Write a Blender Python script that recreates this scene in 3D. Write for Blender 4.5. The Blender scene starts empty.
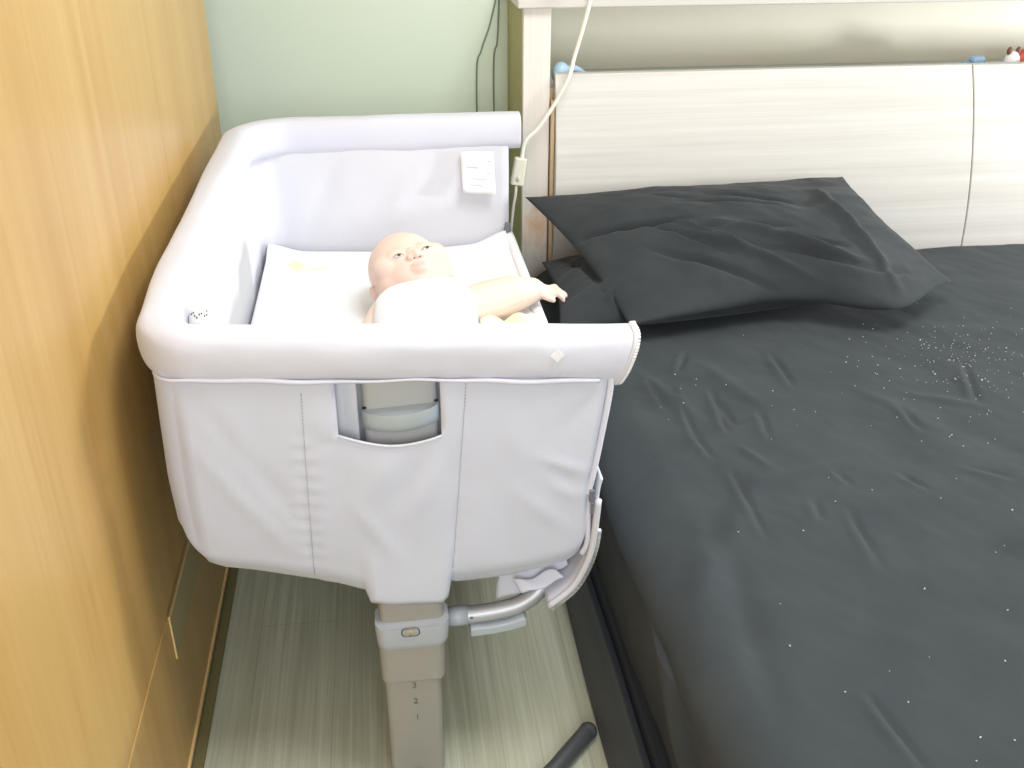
import bpy, bmesh, math, random
from mathutils import Vector, Matrix, noise
random.seed(7)
D = bpy.data
col = bpy.context.scene.collection
V = Vector

# ------------------------------------------------------------------ helpers
def fbm(p, o=3):
    a = 1.0; s = 0.0; q = V(p)
    for i in range(o):
        s += a*noise.noise(q); q = q*2.03+V((3.1, 1.7, 5.3)); a *= .5
    return s
def smooth(a, b, x):
    if a == b: return float(x > a)
    t = max(0., min(1., (x-a)/(b-a))); return t*t*(3-2*t)
def interp(tab, x):
    if x <= tab[0][0]: return tab[0][1]
    for (a, b), (c, d) in zip(tab, tab[1:]):
        if x <= c:
            return b+(d-b)*(x-a)/(c-a) if c > a else d
    return tab[-1][1]
def segdist(p, a, b):
    a = V(a); b = V(b); p = V(p); d = b-a
    t = max(0, min(1, (p-a).dot(d)/max(d.dot(d), 1e-9)))
    return (p-(a+d*t)).length, t
def ridge(p, a, b, w, h):
    d, t = segdist(p, a, b)
    if d > 3*w: return 0
    return h*math.exp(-(d/w)**2)*math.sin(math.pi*min(1, max(0, .08+.84*t)))

def finish(name, bm, mat, parent=None, smooth_=True, mods=None):
    me = D.meshes.new(name)
    bmesh.ops.recalc_face_normals(bm, faces=bm.faces)
    bm.to_mesh(me); bm.free()
    for p in me.polygons: p.use_smooth = smooth_
    if mat is not None: me.materials.append(mat)
    o = D.objects.new(name, me); col.objects.link(o)
    if parent is not None:
        o.parent = parent
        o.matrix_parent_inverse = Matrix.Identity(4)
        pw = Matrix.Identity(4); q = parent
        while q is not None:
            pw = Matrix.Translation(q.location) @ pw; q = q.parent
        me.transform(pw.inverted())
    return o
def solid(o, t, off=0):
    m = o.modifiers.new('solid', 'SOLIDIFY'); m.thickness = t; m.offset = off; return o
def bevel(o, w, seg=3):
    m = o.modifiers.new('bevel', 'BEVEL'); m.width = w; m.segments = seg
    m.limit_method = 'ANGLE'; m.angle_limit = math.radians(40); return o
def subsurf(o, n=1):
    m = o.modifiers.new('sub', 'SUBSURF'); m.levels = n; m.render_levels = n; return o
def empty(name, loc):
    o = D.objects.new(name, None); col.objects.link(o); o.location = loc; o.empty_display_size = .05; return o
def tag(o, label, cat=None, group=None, kind=None):
    o['label'] = label
    if cat: o['category'] = cat
    if group: o['group'] = group
    if kind: o['kind'] = kind
    return o
def struct(o, label=None):
    o['kind'] = 'structure'
    if label: o['label'] = label
    return o
def box(bm, x0, x1, y0, y1, z0, z1):
    vs = [bm.verts.new((x, y, z)) for x in (x0, x1) for y in (y0, y1) for z in (z0, z1)]
    for f in ((0, 1, 3, 2), (4, 6, 7, 5), (0, 4, 5, 1), (2, 3, 7, 6), (0, 2, 6, 4), (1, 5, 7, 3)):
        bm.faces.new([vs[i] for i in f])
    return vs
def prism_z(bm, pts, z0, z1, scale1=1.0, c=(0, 0)):
    n = len(pts)
    a = [bm.verts.new((x, y, z0)) for x, y in pts]
    b = [bm.verts.new((c[0]+(x-c[0])*scale1, c[1]+(y-c[1])*scale1, z1)) for x, y in pts]
    bm.faces.new(a[::-1]); bm.faces.new(b)
    for i in range(n): bm.faces.new((a[i], a[(i+1) % n], b[(i+1) % n], b[i]))
def rrect(cx, cy, hx, hy, r, n=6):
    pts = []
    for (sx, sy, a0) in ((1, 1, 0), (-1, 1, 90), (-1, -1, 180), (1, -1, 270)):
        for i in range(n+1):
            a = math.radians(a0+90*i/n)
            pts.append((cx+sx*(hx-r)+r*math.cos(a), cy+sy*(hy-r)+r*math.sin(a)))
    return pts
def catmull(pts, n=8):
    pts = [V(p) for p in pts]; P = [pts[0]*2-pts[1]]+pts+[pts[-1]*2-pts[-2]]; out = []
    for i in range(1, len(P)-2):
        for k in range(n):
            t = k/n; a, b, c, d = P[i-1], P[i], P[i+1], P[i+2]
            out.append(.5*((2*b)+(c-a)*t+(2*a-5*b+4*c-d)*t*t+(3*b-a-3*c+d)*t**3))
    out.append(pts[-1].copy()); return out
def tube(bm, pts, r, n=14, cap=True):
    if not callable(r):
        rr = r; r = lambda t: rr
    rings = []; N = len(pts); prev = None
    for i, p in enumerate(pts):
        t = (pts[min(i+1, N-1)]-pts[max(i-1, 0)]).normalized()
        if prev is None:
            up = V((0, 0, 1)) if abs(t.z) < .9 else V((0, 1, 0))
            prev = t.cross(up).normalized()
        a = (prev-t*prev.dot(t)).normalized(); prev = a; b = t.cross(a)
        q = r(i/(N-1))
        rings.append([bm.verts.new(p+(a*math.cos(2*math.pi*k/n)+b*math.sin(2*math.pi*k/n))*q) for k in range(n)])
    for A, B in zip(rings, rings[1:]):
        for k in range(n): bm.faces.new((A[k], A[(k+1) % n], B[(k+1) % n], B[k]))
    if cap: bm.faces.new(rings[0][::-1]); bm.faces.new(rings[-1])
def grid(bm, fn, nu, nv, skip=None, closeu=False):
    vs = [[bm.verts.new(fn(i/nu, j/nv)) for j in range(nv+1)] for i in range(nu+(0 if closeu else 1))]
    for i in range(nu):
        for j in range(nv):
            if skip and skip(i, j): continue
            i2 = (i+1) % len(vs)
            bm.faces.new((vs[i][j], vs[i2][j], vs[i2][j+1], vs[i][j+1]))
    return vs
def ellipsoid(bm, c, r, axes=None, u=28, v=18):
    M = Matrix.Identity(3) if axes is None else Matrix([axes[0], axes[1], axes[2]]).transposed()
    m = Matrix.Translation(c) @ M.to_4x4() @ Matrix.Diagonal((*r, 1))
    return bmesh.ops.create_uvsphere(bm, u_segments=u, v_segments=v, radius=1, matrix=m)['verts']
def capsule(bm, a, b, ra, rb, n=16):
    a = V(a); b = V(b)
    L = (b-a).length; t = (b-a).normalized(); pts = []; rs = []
    for k in range(7):
        th = math.pi/2*k/6; pts.append(a-t*ra*math.cos(th)); rs.append(max(1e-4, ra*math.sin(th)))
    for k in range(1, 6):
        pts.append(a.lerp(b, k/6)); rs.append(ra+(rb-ra)*k/6)
    for k in range(7):
        th = math.pi/2*k/6; pts.append(b+t*rb*math.sin(th)); rs.append(max(1e-4, rb*math.cos(th)))
    N = len(pts); tube(bm, pts, lambda s: rs[int(round(s*(N-1)))], n)

# ------------------------------------------------------------------ materials
def srgb(r, g, b):
    f = lambda c: c/12.92 if c <= .04045 else ((c+.055)/1.055)**2.4
    return (f(r/255), f(g/255), f(b/255), 1)
class NT:
    def __init__(s, name, rough=.6, color=(.8, .8, .8, 1), metal=0, spec=.5):
        s.m = D.materials.new(name); s.m.use_nodes = True; s.t = s.m.node_tree
        s.b = s.t.nodes['Principled BSDF']
        s.b.inputs['Base Color'].default_value = color
        s.b.inputs['Roughness'].default_value = rough; s.b.inputs['Metallic'].default_value = metal
        s.b.inputs['Specular IOR Level'].default_value = spec
    def n(s, typ, **kw):
        x = s.t.nodes.new(typ)
        for k, v in kw.items():
            if k.startswith('_'): setattr(x, k[1:], v)
            else: x.inputs[k.replace('__', ' ')].default_value = v
        return x
    def l(s, a, b): s.t.links.new(a, b)
    def coords(s, scale=(1, 1, 1), kind='Object', rot=(0, 0, 0)):
        tc = s.n('ShaderNodeTexCoord'); mp = s.n('ShaderNodeMapping'); mp.inputs['Scale'].default_value = scale
        mp.inputs['Rotation'].default_value = rot
        s.l(tc.outputs[kind], mp.inputs['Vector']); return mp.outputs['Vector']
    def ramp(s, fac, stops):
        r = s.n('ShaderNodeValToRGB'); cr = r.color_ramp
        while len(cr.elements) < len(stops): cr.elements.new(.5)
        for e, (p, c) in zip(cr.elements, stops): e.position = p; e.color = c
        s.l(fac, r.inputs['Fac']); return r.outputs['Color']
    def bump(s, height, strength=.2, dist=.002):
        b = s.n('ShaderNodeBump', Strength=strength, Distance=dist)
        s.l(height, b.inputs['Height']); s.l(b.outputs['Normal'], s.b.inputs['Normal']); return b

def mat_plain(name, c, rough=.6, metal=0, spec=.5):
    return NT(name, rough, srgb(*c), metal, spec).m
def mat_noise(name, c1, c2, scale=4, rough=.7, bump=0, bscale=60):
    t = NT(name, rough); v = t.coords()
    n = t.n('ShaderNodeTexNoise', Scale=scale, Detail=4.0); t.l(v, n.inputs['Vector'])
    t.l(t.ramp(n.outputs['Fac'], [(.35, srgb(*c1)), (.65, srgb(*c2))]), t.b.inputs['Base Color'])
    if bump:
        n2 = t.n('ShaderNodeTexNoise', Scale=bscale, Detail=3.0); t.l(v, n2.inputs['Vector']); t.bump(n2.outputs['Fac'], bump, .002)
    return t.m
def mat_fabric(name, c, rough=.85, weave=700, wr=.25, wscale=(6, 6, 6), spec=.25, sheen=.2, c2=None):
    t = NT(name, rough, srgb(*c), 0, spec)
    t.b.inputs['Sheen Weight'].default_value = sheen
    v = t.coords((1, 1, 1))
    if c2:
        nn = t.n('ShaderNodeTexNoise', Scale=9.0, Detail=5.0); t.l(v, nn.inputs['Vector'])
        t.l(t.ramp(nn.outputs['Fac'], [(.3, srgb(*c)), (.7, srgb(*c2))]), t.b.inputs['Base Color'])
    n = t.n('ShaderNodeTexNoise', Scale=weave, Detail=1.0); t.l(v, n.inputs['Vector'])
    b1 = t.n('ShaderNodeBump', Strength=.12, Distance=.0006); t.l(n.outputs['Fac'], b1.inputs['Height'])
    v2 = t.coords(wscale); n2 = t.n('ShaderNodeTexNoise', Scale=1.0, Detail=4.0, Distortion=.6); t.l(v2, n2.inputs['Vector'])
    b2 = t.n('ShaderNodeBump', Strength=wr, Distance=.01); t.l(n2.outputs['Fac'], b2.inputs['Height'])
    t.l(b1.outputs['Normal'], b2.inputs['Normal']); t.l(b2.outputs['Normal'], t.b.inputs['Normal'])
    return t.m
def mat_wood(name, cs, along='z', stretch=14, rough=.45, scale=2.2, spec=.4, fine=.5):
    t = NT(name, rough, spec=spec)
    sc = {'z': (stretch, stretch, .55), 'x': (.55, stretch, stretch), 'y': (stretch, .55, stretch)}[along]
    v = t.coords(sc)
    n = t.n('ShaderNodeTexNoise', Scale=scale, Detail=6.0, Roughness=.6, Distortion=.35); t.l(v, n.inputs['Vector'])
    v2 = t.coords(tuple(q*6 if q > 1 else q*1.2 for q in sc))
    n2 = t.n('ShaderNodeTexNoise', Scale=scale, Detail=3.0); t.l(v2, n2.inputs['Vector'])
    mx = t.n('ShaderNodeMix', _data_type='FLOAT'); mx.inputs['Factor'].default_value = fine*.6
    t.l(n.outputs['Fac'], mx.inputs[2]); t.l(n2.outputs['Fac'], mx.inputs[3])
    k = len(cs)
    t.l(t.ramp(mx.outputs[0], [(.34+.32*i/(k-1), srgb(*c)) for i, c in enumerate(cs)]), t.b.inputs['Base Color'])
    t.bump(n2.outputs['Fac'], .05, .001)
    return t

M = {}
M['wardrobe'] = mat_wood('honey_wood_laminate', [(182, 141, 79), (192, 154, 92), (200, 165, 104)], 'z', 6, .33, 1.7, .5).m
M['wardrobe_edge'] = mat_plain('pale_wood_edge', (236, 200, 140), .5)
M['headwood'] = mat_wood('whitewashed_wood', [(200, 196, 190), (210, 207, 202), (218, 216, 212)], 'x', 16, .42, 2.0, .4).m
pw = mat_wood('whitewashed_post_wood', [(214, 206, 196), (227, 221, 213), (233, 228, 221)], 'z', 16, .45, 2.0, .4)
# a brown water stain low on the post
tc = pw.n('ShaderNodeTexCoord'); mp = pw.n('ShaderNodeMapping'); mp.inputs['Location'].default_value = (1.015*14, 0, -.535*9)
mp.inputs['Scale'].default_value = (14, 0, 9)
pw.l(tc.outputs['Object'], mp.inputs['Vector'])
nz = pw.n('ShaderNodeTexNoise', Scale=3.0); pw.l(mp.outputs['Vector'], nz.inputs['Vector'])
ln = pw.n('ShaderNodeVectorMath', _operation='LENGTH'); pw.l(mp.outputs['Vector'], ln.inputs[0])
ad = pw.n('ShaderNodeMath', _operation='ADD'); pw.l(ln.outputs['Value'], ad.inputs[0]); pw.l(nz.outputs['Fac'], ad.inputs[1])
mr = pw.n('ShaderNodeMapRange'); mr.inputs['From Min'].default_value = .5; mr.inputs['From Max'].default_value = 1.3
mr.inputs['To Min'].default_value = .75; mr.inputs['To Max'].default_value = 0
pw.l(ad.outputs[0], mr.inputs['Value'])
mx = pw.n('ShaderNodeMix', _data_type='RGBA'); src = pw.b.inputs['Base Color'].links[0].from_socket
pw.l(src, mx.inputs[6]); mx.inputs[7].default_value = srgb(196, 150, 98); pw.l(mr.outputs[0], mx.inputs[0]); pw.l(mx.outputs[2], pw.b.inputs['Base Color'])
M['postwood'] = pw.m
M['headside'] = mat_plain('olive_board_side', (176, 176, 128), .7)
M['headback'] = mat_noise('beige_back_board', (232, 228, 212), (238, 234, 220), 3, .6)
M['shelfw'] = mat_plain('reflection_tinted_laminate', (206, 212, 210), .4)  # blue-grey of a reflection in the niche, put into the shelf's base colour
M['tan_edge'] = mat_plain('tan_edge_band', (205, 180, 145), .5)
M['wall'] = mat_noise('pale_green_wall_paint', (222, 236, 220), (226, 239, 225), 2, .85, .05, 180)
M['white_paint'] = mat_noise('white_paint', (232, 232, 228), (238, 238, 234), 2, .9)
fl = NT('grey_wood_planks', .42, spec=.4)
v = fl.coords((1, 1, 1), rot=(0, 0, math.pi/2))
br = fl.n('ShaderNodeTexBrick', Scale=1.0); br.offset = .37
br.inputs['Color1'].default_value = srgb(206, 207, 190); br.inputs['Color2'].default_value = srgb(214, 215, 199)
br.inputs['Mortar'].default_value = srgb(196, 196, 178)
br.inputs['Mortar Size'].default_value = .0012; br.inputs['Brick Width'].default_value = 1.2; br.inputs['Row Height'].default_value = .15
fl.l(v, br.inputs['Vector'])
v2 = fl.coords((26, .8, 1)); n1 = fl.n('ShaderNodeTexNoise', Scale=2.0, Detail=6.0, Distortion=.3); fl.l(v2, n1.inputs['Vector'])
gr = fl.ramp(n1.outputs['Fac'], [(.3, srgb(216, 217, 206)), (.7, srgb(255, 255, 252))])
v3 = fl.coords((110, 1.6, 1)); n3 = fl.n('ShaderNodeTexNoise', Scale=2.0, Detail=3.0); fl.l(v3, n3.inputs['Vector'])
gr3 = fl.ramp(n3.outputs['Fac'], [(.3, srgb(226, 226, 218)), (.7, srgb(255, 255, 255))])
m1 = fl.n('ShaderNodeMix', _data_type='RGBA', _blend_type='MULTIPLY'); m1.inputs[0].default_value = .8
fl.l(br.outputs['Color'], m1.inputs[6]); fl.l(gr, m1.inputs[7])
m2 = fl.n('ShaderNodeMix', _data_type='RGBA', _blend_type='MULTIPLY'); m2.inputs[0].default_value = .8
fl.l(m1.outputs[2], m2.inputs[6]); fl.l(gr3, m2.inputs[7]); fl.l(m2.outputs[2], fl.b.inputs['Base Color'])
M['floor'] = fl.m
M['fabric'] = mat_fabric('pale_lavender_grey_fabric', (206, 209, 224), .8, 500, .22, (7, 7, 4))
M['rim'] = mat_fabric('padded_rim_fabric', (212, 213, 226), .75, 500, .12, (9, 9, 9))
M['liner'] = mat_fabric('bassinet_liner_fabric', (216, 216, 224), .85, 500, .3, (5, 5, 3))
M['stitch'] = mat_plain('grey_thread', (172, 171, 182), .8)
M['zip'] = mat_plain('grey_zipper', (205, 205, 214), .5)
M['white'] = mat_plain('white_plastic_card', (240, 240, 242), .5)
M['print'] = mat_plain('grey_print', (150, 152, 160), .7)
M['plastic'] = mat_plain('light_grey_plastic', (176, 180, 188), .38)
M['warmplastic'] = mat_plain('warm_grey_plastic', (160, 157, 149), .42)
M['handle'] = mat_plain('blue_grey_plastic', (178, 188, 196), .35)
M['metal'] = mat_plain('brushed_aluminium', (190, 192, 198), .45, .5)
M['darkmetal'] = mat_plain('dark_grey_metal', (96, 98, 102), .38, .4)
M['greypost'] = mat_plain('neutral_grey_plastic', (182, 184, 184), .42)
M['button'] = mat_plain('yellowish_button', (168, 164, 138), .4)
M['ink'] = mat_plain('faded_grey_ink', (112, 110, 104), .6)
M['buckle'] = mat_plain('grey_buckle_plastic', (110, 112, 122), .5)
M['black'] = mat_fabric('black_cotton_sheet', (57, 62, 66), .9, 900, .2, (5, 5, 5), .12, .05, (62, 67, 70))
M['blackpillow'] = mat_fabric('black_cotton_pillowcase', (50, 54, 57), .88, 900, .3, (7, 7, 7), .15, .08, (57, 61, 64))
M['navy'] = mat_fabric('dark_navy_bed_base', (36, 42, 52), .7, 900, .15, (5, 5, 5), .3, .1)
sh = NT('white_printed_sheet', .85, srgb(240, 241, 243), 0, .25)
def blob(t, base_sock, loc, scl, colr, amt):
    tc = t.n('ShaderNodeTexCoord'); mp = t.n('ShaderNodeMapping'); mp.inputs['Scale'].default_value = scl
    mp.inputs['Location'].default_value = tuple(-a*b for a, b in zip(loc, scl))
    t.l(tc.outputs['Object'], mp.inputs['Vector'])
    nn = t.n('ShaderNodeTexNoise', Scale=1.5); t.l(mp.outputs['Vector'], nn.inputs['Vector'])
    ln = t.n('ShaderNodeVectorMath', _operation='LENGTH'); t.l(mp.outputs['Vector'], ln.inputs[0])
    ad = t.n('ShaderNodeMath', _operation='ADD'); t.l(ln.outputs['Value'], ad.inputs[0]); t.l(nn.outputs['Fac'], ad.inputs[1])
    mr = t.n('ShaderNodeMapRange'); mr.inputs['From Min'].default_value = .9; mr.inputs['From Max'].default_value = 1.7
    mr.inputs['To Min'].default_value = amt; mr.inputs['To Max'].default_value = 0
    t.l(ad.outputs[0], mr.inputs['Value'])
    mx = t.n('ShaderNodeMix', _data_type='RGBA'); mx.inputs[7].default_value = colr
    if base_sock is None: mx.inputs[6].default_value = t.b.inputs['Base Color'].default_value
    else: t.l(base_sock, mx.inputs[6])
    t.l(mr.outputs[0], mx.inputs[0]); return mx.outputs[2]
s_ = blob(sh, None, (-.215, 2.24, .0), (45, 30, 0), srgb(228, 226, 170), .8)
s_ = blob(sh, s_, (-.17, 2.22, .0), (22, 60, 0), srgb(236, 232, 205), .7)
s_ = blob(sh, s_, (-.17, 1.835, .0), (14, 60, 0), srgb(240, 196, 180), .7)
sh.l(s_, sh.b.inputs['Base Color'])
M['sheet'] = sh.m
M['sheetwhite'] = mat_plain('white_edge_padding', (238, 238, 242), .85)
M['shirt'] = mat_fabric('white_cotton_shirt', (240, 240, 244), .85, 800, .15, (12, 12, 12))
M['cream'] = mat_fabric('cream_muslin', (240, 231, 204), .9, 800, .3, (20, 20, 20))
M['cord'] = mat_plain('white_cord', (232, 230, 220), .5)
M['switch'] = mat_plain('ivory_plastic', (222, 218, 200), .45)
M['wire'] = mat_plain('dark_green_grey_wire', (132, 144, 126), .6)
M['lint'] = mat_plain('white_lint', (195, 198, 196), .9)
M['blueplastic'] = mat_plain('pale_blue_plastic', (176, 205, 228), .3)
M['blue'] = mat_plain('blue_plastic', (110, 165, 195), .4)
M['red'] = mat_plain('red_plastic', (190, 70, 50), .5)
M['brown'] = mat_plain('brown_plastic', (110, 70, 55), .6)
sk = NT('baby_skin', .55, spec=.3)
at_ = sk.n('ShaderNodeVertexColor'); at_.layer_name = 'skin'; sk.l(at_.outputs['Color'], sk.b.inputs['Base Color'])
sk.b.inputs['Subsurface Weight'].default_value = .15; sk.b.inputs['Subsurface Radius'].default_value = (.012, .005, .003)
sk.b.inputs['Subsurface Scale'].default_value = .5
M['skin'] = sk.m
M['eyewhite'] = mat_plain('eye_white', (226, 226, 226), .25)
M['iris'] = mat_plain('dark_iris', (70, 60, 60), .2)
M['lash'] = mat_plain('lash_brown', (150, 118, 108), .6)
M['nostril'] = mat_plain('nostril_brown', (150, 92, 80), .7)

# ------------------------------------------------------------------ room
XL, XR, YF, YB, ZC = -.98, 3.3, -1.6, 2.78, 2.55
bm = bmesh.new(); box(bm, XL, XR, YF, YB, -.1, 0); struct(finish('floor', bm, M['floor'], None, False), 'grey wood plank floor')
bm = bmesh.new(); box(bm, XL, XR, YF, YB, ZC, ZC+.1); struct(finish('ceiling', bm, M['white_paint'], None, False))
bm = bmesh.new(); box(bm, XL-.1, XR+.1, YB, YB+.1, -.1, ZC+.1); struct(finish('wall_back', bm, M['wall'], None, False), 'pale green painted wall')
bm = bmesh.new(); box(bm, XL-.1, XL, YF, YB, -.1, ZC+.1); struct(finish('wall_left', bm, M['wall'], None, False))
bm = bmesh.new(); box(bm, XR, XR+.1, YF, YB, -.1, ZC+.1); struct(finish('wall_right', bm, M['white_paint'], None, False))
bm = bmesh.new(); box(bm, XL-.1, XR+.1, YF-.1, YF, -.1, ZC+.1); struct(finish('wall_front', bm, M['white_paint'], None, False))

# ------------------------------------------------------------------ wardrobe
wd = tag(empty('wardrobe', (-.67, 1.0, 0)), 'tall honey coloured wooden wardrobe along the left side of the room', 'wardrobe')
WX = -.385
bm = bmesh.new(); box(bm, -.96, WX-.018, -.6, 2.52, .03, 2.4); finish('carcass', bm, M['wardrobe'], wd, False)
for y0, y1 in ((-.6, .716), (.72, 2.52)):
    bm = bmesh.new(); box(bm, WX-.017, WX, y0, y1, .317, 2.38); bevel(finish('door', bm, M['wardrobe'], wd, False), .0012, 1)
bm = bmesh.new(); box(bm, WX-.017, WX, -.6, 2.52, .037, .313); bevel(finish('drawer_front', bm, M['wardrobe'], wd, False), .0012, 1)
bm = bmesh.new(); box(bm, WX, WX+.004, 1.315, 2.3, .228, .3145); o = bevel(finish('board_panel', bm, mat_plain('greenish_beige_board', (172, 160, 118), .5), wd, False), .001, 1)
o['label'] = 'thin greenish board'
bm = bmesh.new(); box(bm, WX, WX+.018, -.6, 2.52, 0, .009); finish('floor_trim', bm, mat_plain('dark_olive_trim', (128, 118, 78), .6), wd, False)
bm = bmesh.new(); box(bm, WX+.0042, WX+.0052, 1.3145, 2.3, .3125, .3155); box(bm, WX+.0022, WX+.0046, 1.3135, 1.3148, .228, .316); finish('panel_edge', bm, M['wardrobe_edge'], o, False)
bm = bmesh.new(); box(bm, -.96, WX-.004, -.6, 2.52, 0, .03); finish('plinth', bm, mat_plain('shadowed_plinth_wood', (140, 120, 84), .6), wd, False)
bm = bmesh.new(); box(bm, WX-.004, WX+.004, -.6, 2.52, .029, .0362); finish('edge_strip', bm, M['wardrobe_edge'], wd, False)

# ------------------------------------------------------------------ headboard
hb = tag(empty('headboard', (1.4, 2.64, 0)), 'whitewashed wooden headboard cabinet with an open shelf niche at the head of the bed', 'headboard')
HX1 = 2.3
bm = bmesh.new(); box(bm, .346, .412, 2.475, 2.5, 0, 1.075); bevel(finish('post', bm, M['postwood'], hb, False), .002, 2)
bm = bmesh.new(); box(bm, .346, .366, 2.5005, 2.775, 0, 1.075); finish('side_board', bm, M['headside'], hb, False)
bm = bmesh.new(); box(bm, .330, HX1, 2.455, 2.775, 1.0752, 1.105); bevel(finish('top_board', bm, M['headwood'], hb, False), .003, 2)
bm = bmesh.new(); box(bm, .3665, HX1, 2.755, 2.775, 0, 1.075); finish('back_board', bm, M['headback'], hb, False)
bm = bmesh.new(); box(bm, .413, HX1, 2.5005, 2.7545, .860, .880); finish('shelf', bm, M['shelfw'], hb, False)
bm = bmesh.new(); box(bm, .413, HX1, 2.5, 2.512, .2, .8845); finish('carcass_front', bm, M['tan_edge'], hb, False)
def cushion(x0, x1, k0=0, k1=0):
    bm = bmesh.new()
    prof = []
    for k in range(25):
        t = k/24; z = .36+(.922-.36)*t
        prof.append((2.482-.045*math.sin(math.pi*min(1, t*.92+.06))**.8-.004, z))
    ys = prof+[(2.498, .922), (2.498, .36)]
    a = [bm.verts.new((x0+k0*(.922-z), y, z)) for y, z in ys]; b = [bm.verts.new((x1+k1*(.922-z), y, z)) for y, z in ys]
    n = len(ys)
    for i in range(n): bm.faces.new((a[i], a[(i+1) % n], b[(i+1) % n], b[i]))
    bm.faces.new(a[::-1]); bm.faces.new(b)
    o = bevel(finish('curved_panel', bm, M['headwood'], hb, True), .002, 2); o.data.set_sharp_from_angle(angle=math.radians(35)); return o
cushion(.424, 1.494, 0, .13); cushion(1.497, HX1, .13, 0)
bm = bmesh.new(); box(bm, .4145, .4225, 2.46, 2.499, .30, .86); finish('edge_band', bm, M['tan_edge'], hb, False)

# things on the shelf ledge
e = tag(empty('pacifier_cap', (.455, 2.53, .88)), 'pale blue rounded plastic cap on the headboard ledge beside the white cord', 'plastic cap')
bm = bmesh.new(); ellipsoid(bm, (.447, 2.525, .911), (.022, .022, .031)); finish('dome', bm, M['blueplastic'], e)
bm = bmesh.new(); tube(bm, catmull([(.455, 2.525, .918), (.485, 2.53, .922), (.53, 2.54, .894)]), lambda t: .013-.008*t, 12); finish('tail', bm, M['blueplastic'], e)
e = tag(empty('toy_car', (1.56, 2.56, .880)), 'small blue and teal plastic toy lying on the headboard ledge near the panel seam', 'toy')
bm = bmesh.new(); prism_z(bm, rrect(1.55, 2.56, .035, .02, .01), .880, .911, .9, (1.55, 2.56)); bevel(finish('body', bm, M['blue'], e), .004)
bm = bmesh.new(); prism_z(bm, rrect(1.558, 2.56, .018, .016, .008), .9112, .926, .85, (1.558, 2.56)); bevel(finish('roof', bm, mat_plain('light_blue_plastic', (150, 182, 215), .4), e), .004)
e = tag(empty('toy_figure', (1.66, 2.55, .880)), 'small red and white toy with brown ears on the headboard ledge at the right', 'toy')
bm = bmesh.new(); ellipsoid(bm, (1.683, 2.55, .912), (.034, .024, .032)); finish('body', bm, M['red'], e)
bm = bmesh.new(); ellipsoid(bm, (1.643, 2.54, .913), (.019, .02, .028)); finish('head', bm, M['white'], e)
for x in (1.631, 1.655):
    bm = bmesh.new(); ellipsoid(bm, (x, 2.54, .941), (.007, .006, .011)); finish('ear', bm, M['brown'], e)

# ------------------------------------------------------------------ cords
e = tag(empty('lamp_cord', (.34, 2.42, .7)), 'white power cord with an inline switch hanging in front of the headboard post', 'cord')
pts = catmull([(.50, 2.43, 1.12), (.487, 2.43, 1.06), (.462, 2.43, .97), (.448, 2.42, .925), (.412, 2.42, .858), (.375, 2.42, .805), (.345, 2.42, .775), (.336, 2.42, .732)])
bm = bmesh.new(); tube(bm, pts, .0048, 10); finish('cable', bm, M['cord'], e)
bm = bmesh.new(); tube(bm, catmull([(.323, 2.42, .672), (.321, 2.42, .64), (.316, 2.425, .60), (.312, 2.44, .50), (.33, 2.46, .38), (.325, 2.5, .2), (.32, 2.6, .006)]), .0035, 10); finish('cable', bm, M['cord'], e)
SW = Matrix.Translation((.329, 2.42, .702)) @ Matrix.Rotation(math.radians(9), 4, 'Y')
bm = bmesh.new(); prism_z(bm, rrect(0, 0, .0165, .010, .006), -.034, .034, .92); bmesh.ops.transform(bm, verts=bm.verts, matrix=SW)
o = finish('inline_switch', bm, M['switch'], e); o.data.set_sharp_from_angle(angle=math.radians(50)); bevel(o, .003, 3)
bm = bmesh.new(); ellipsoid(bm, (0, -.0105, -.016), (.005, .003, .007)); bmesh.ops.transform(bm, verts=bm.verts, matrix=SW)
finish('switch_button', bm, mat_plain('pale_switch_button', (200, 196, 184), .4), o)
e = tag(empty('wall_cord', (.25, 2.77, .9)), 'pair of thin dark cords hanging down the green wall behind the bassinet', 'cord')
for pl in ([(.325, 2.774, 1.2), (.322, 2.774, 1.10), (.30, 2.774, 1.0), (.275, 2.774, .93), (.262, 2.774, .86), (.264, 2.774, .5), (.27, 2.774, .02)],
           [(.330, 2.774, 1.2), (.325, 2.774, 1.12), (.322, 2.774, 1.02), (.318, 2.774, .95), (.308, 2.774, .88), (.31, 2.774, .5), (.30, 2.774, .02)]):
    bm = bmesh.new(); tube(bm, catmull(pl), .0023, 8); finish('wire', bm, M['wire'], e)

# ------------------------------------------------------------------ bed
BT = .45
bed = tag(empty('bed', (1.3, 1.0, 0)), 'large bed with a rumpled black sheet to the right of the bassinet', 'bed')
creases = [((.507, 1.767), (.518, 1.625)), ((.623, 1.709), (.600, 1.539)), ((.534, 1.533), (.547, 1.455)), ((.568, 1.413), (.558, 1.226)),
           ((.744, 1.391), (.753, 1.346)), ((.962, 1.597), (.961, 1.508)), ((1.183, 1.756), (1.12, 1.592)), ((.978, 1.375), (1.036, 1.335)),
           ((.718, 1.274), (.709, 1.138)), ((.673, 1.308), (.662, 1.253)), ((.576, .891), (.591, .764)), ((.623, 1.659), (.621, 1.562)),
           ((.687, 1.611), (.667, 1.502)), ((.854, 1.377), (.875, 1.312)), ((.546, 1.669), (.541, 1.518)), ((.80, 1.86), (.79, 1.70)), ((.62, 1.88), (.58, 1.80))]
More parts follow.
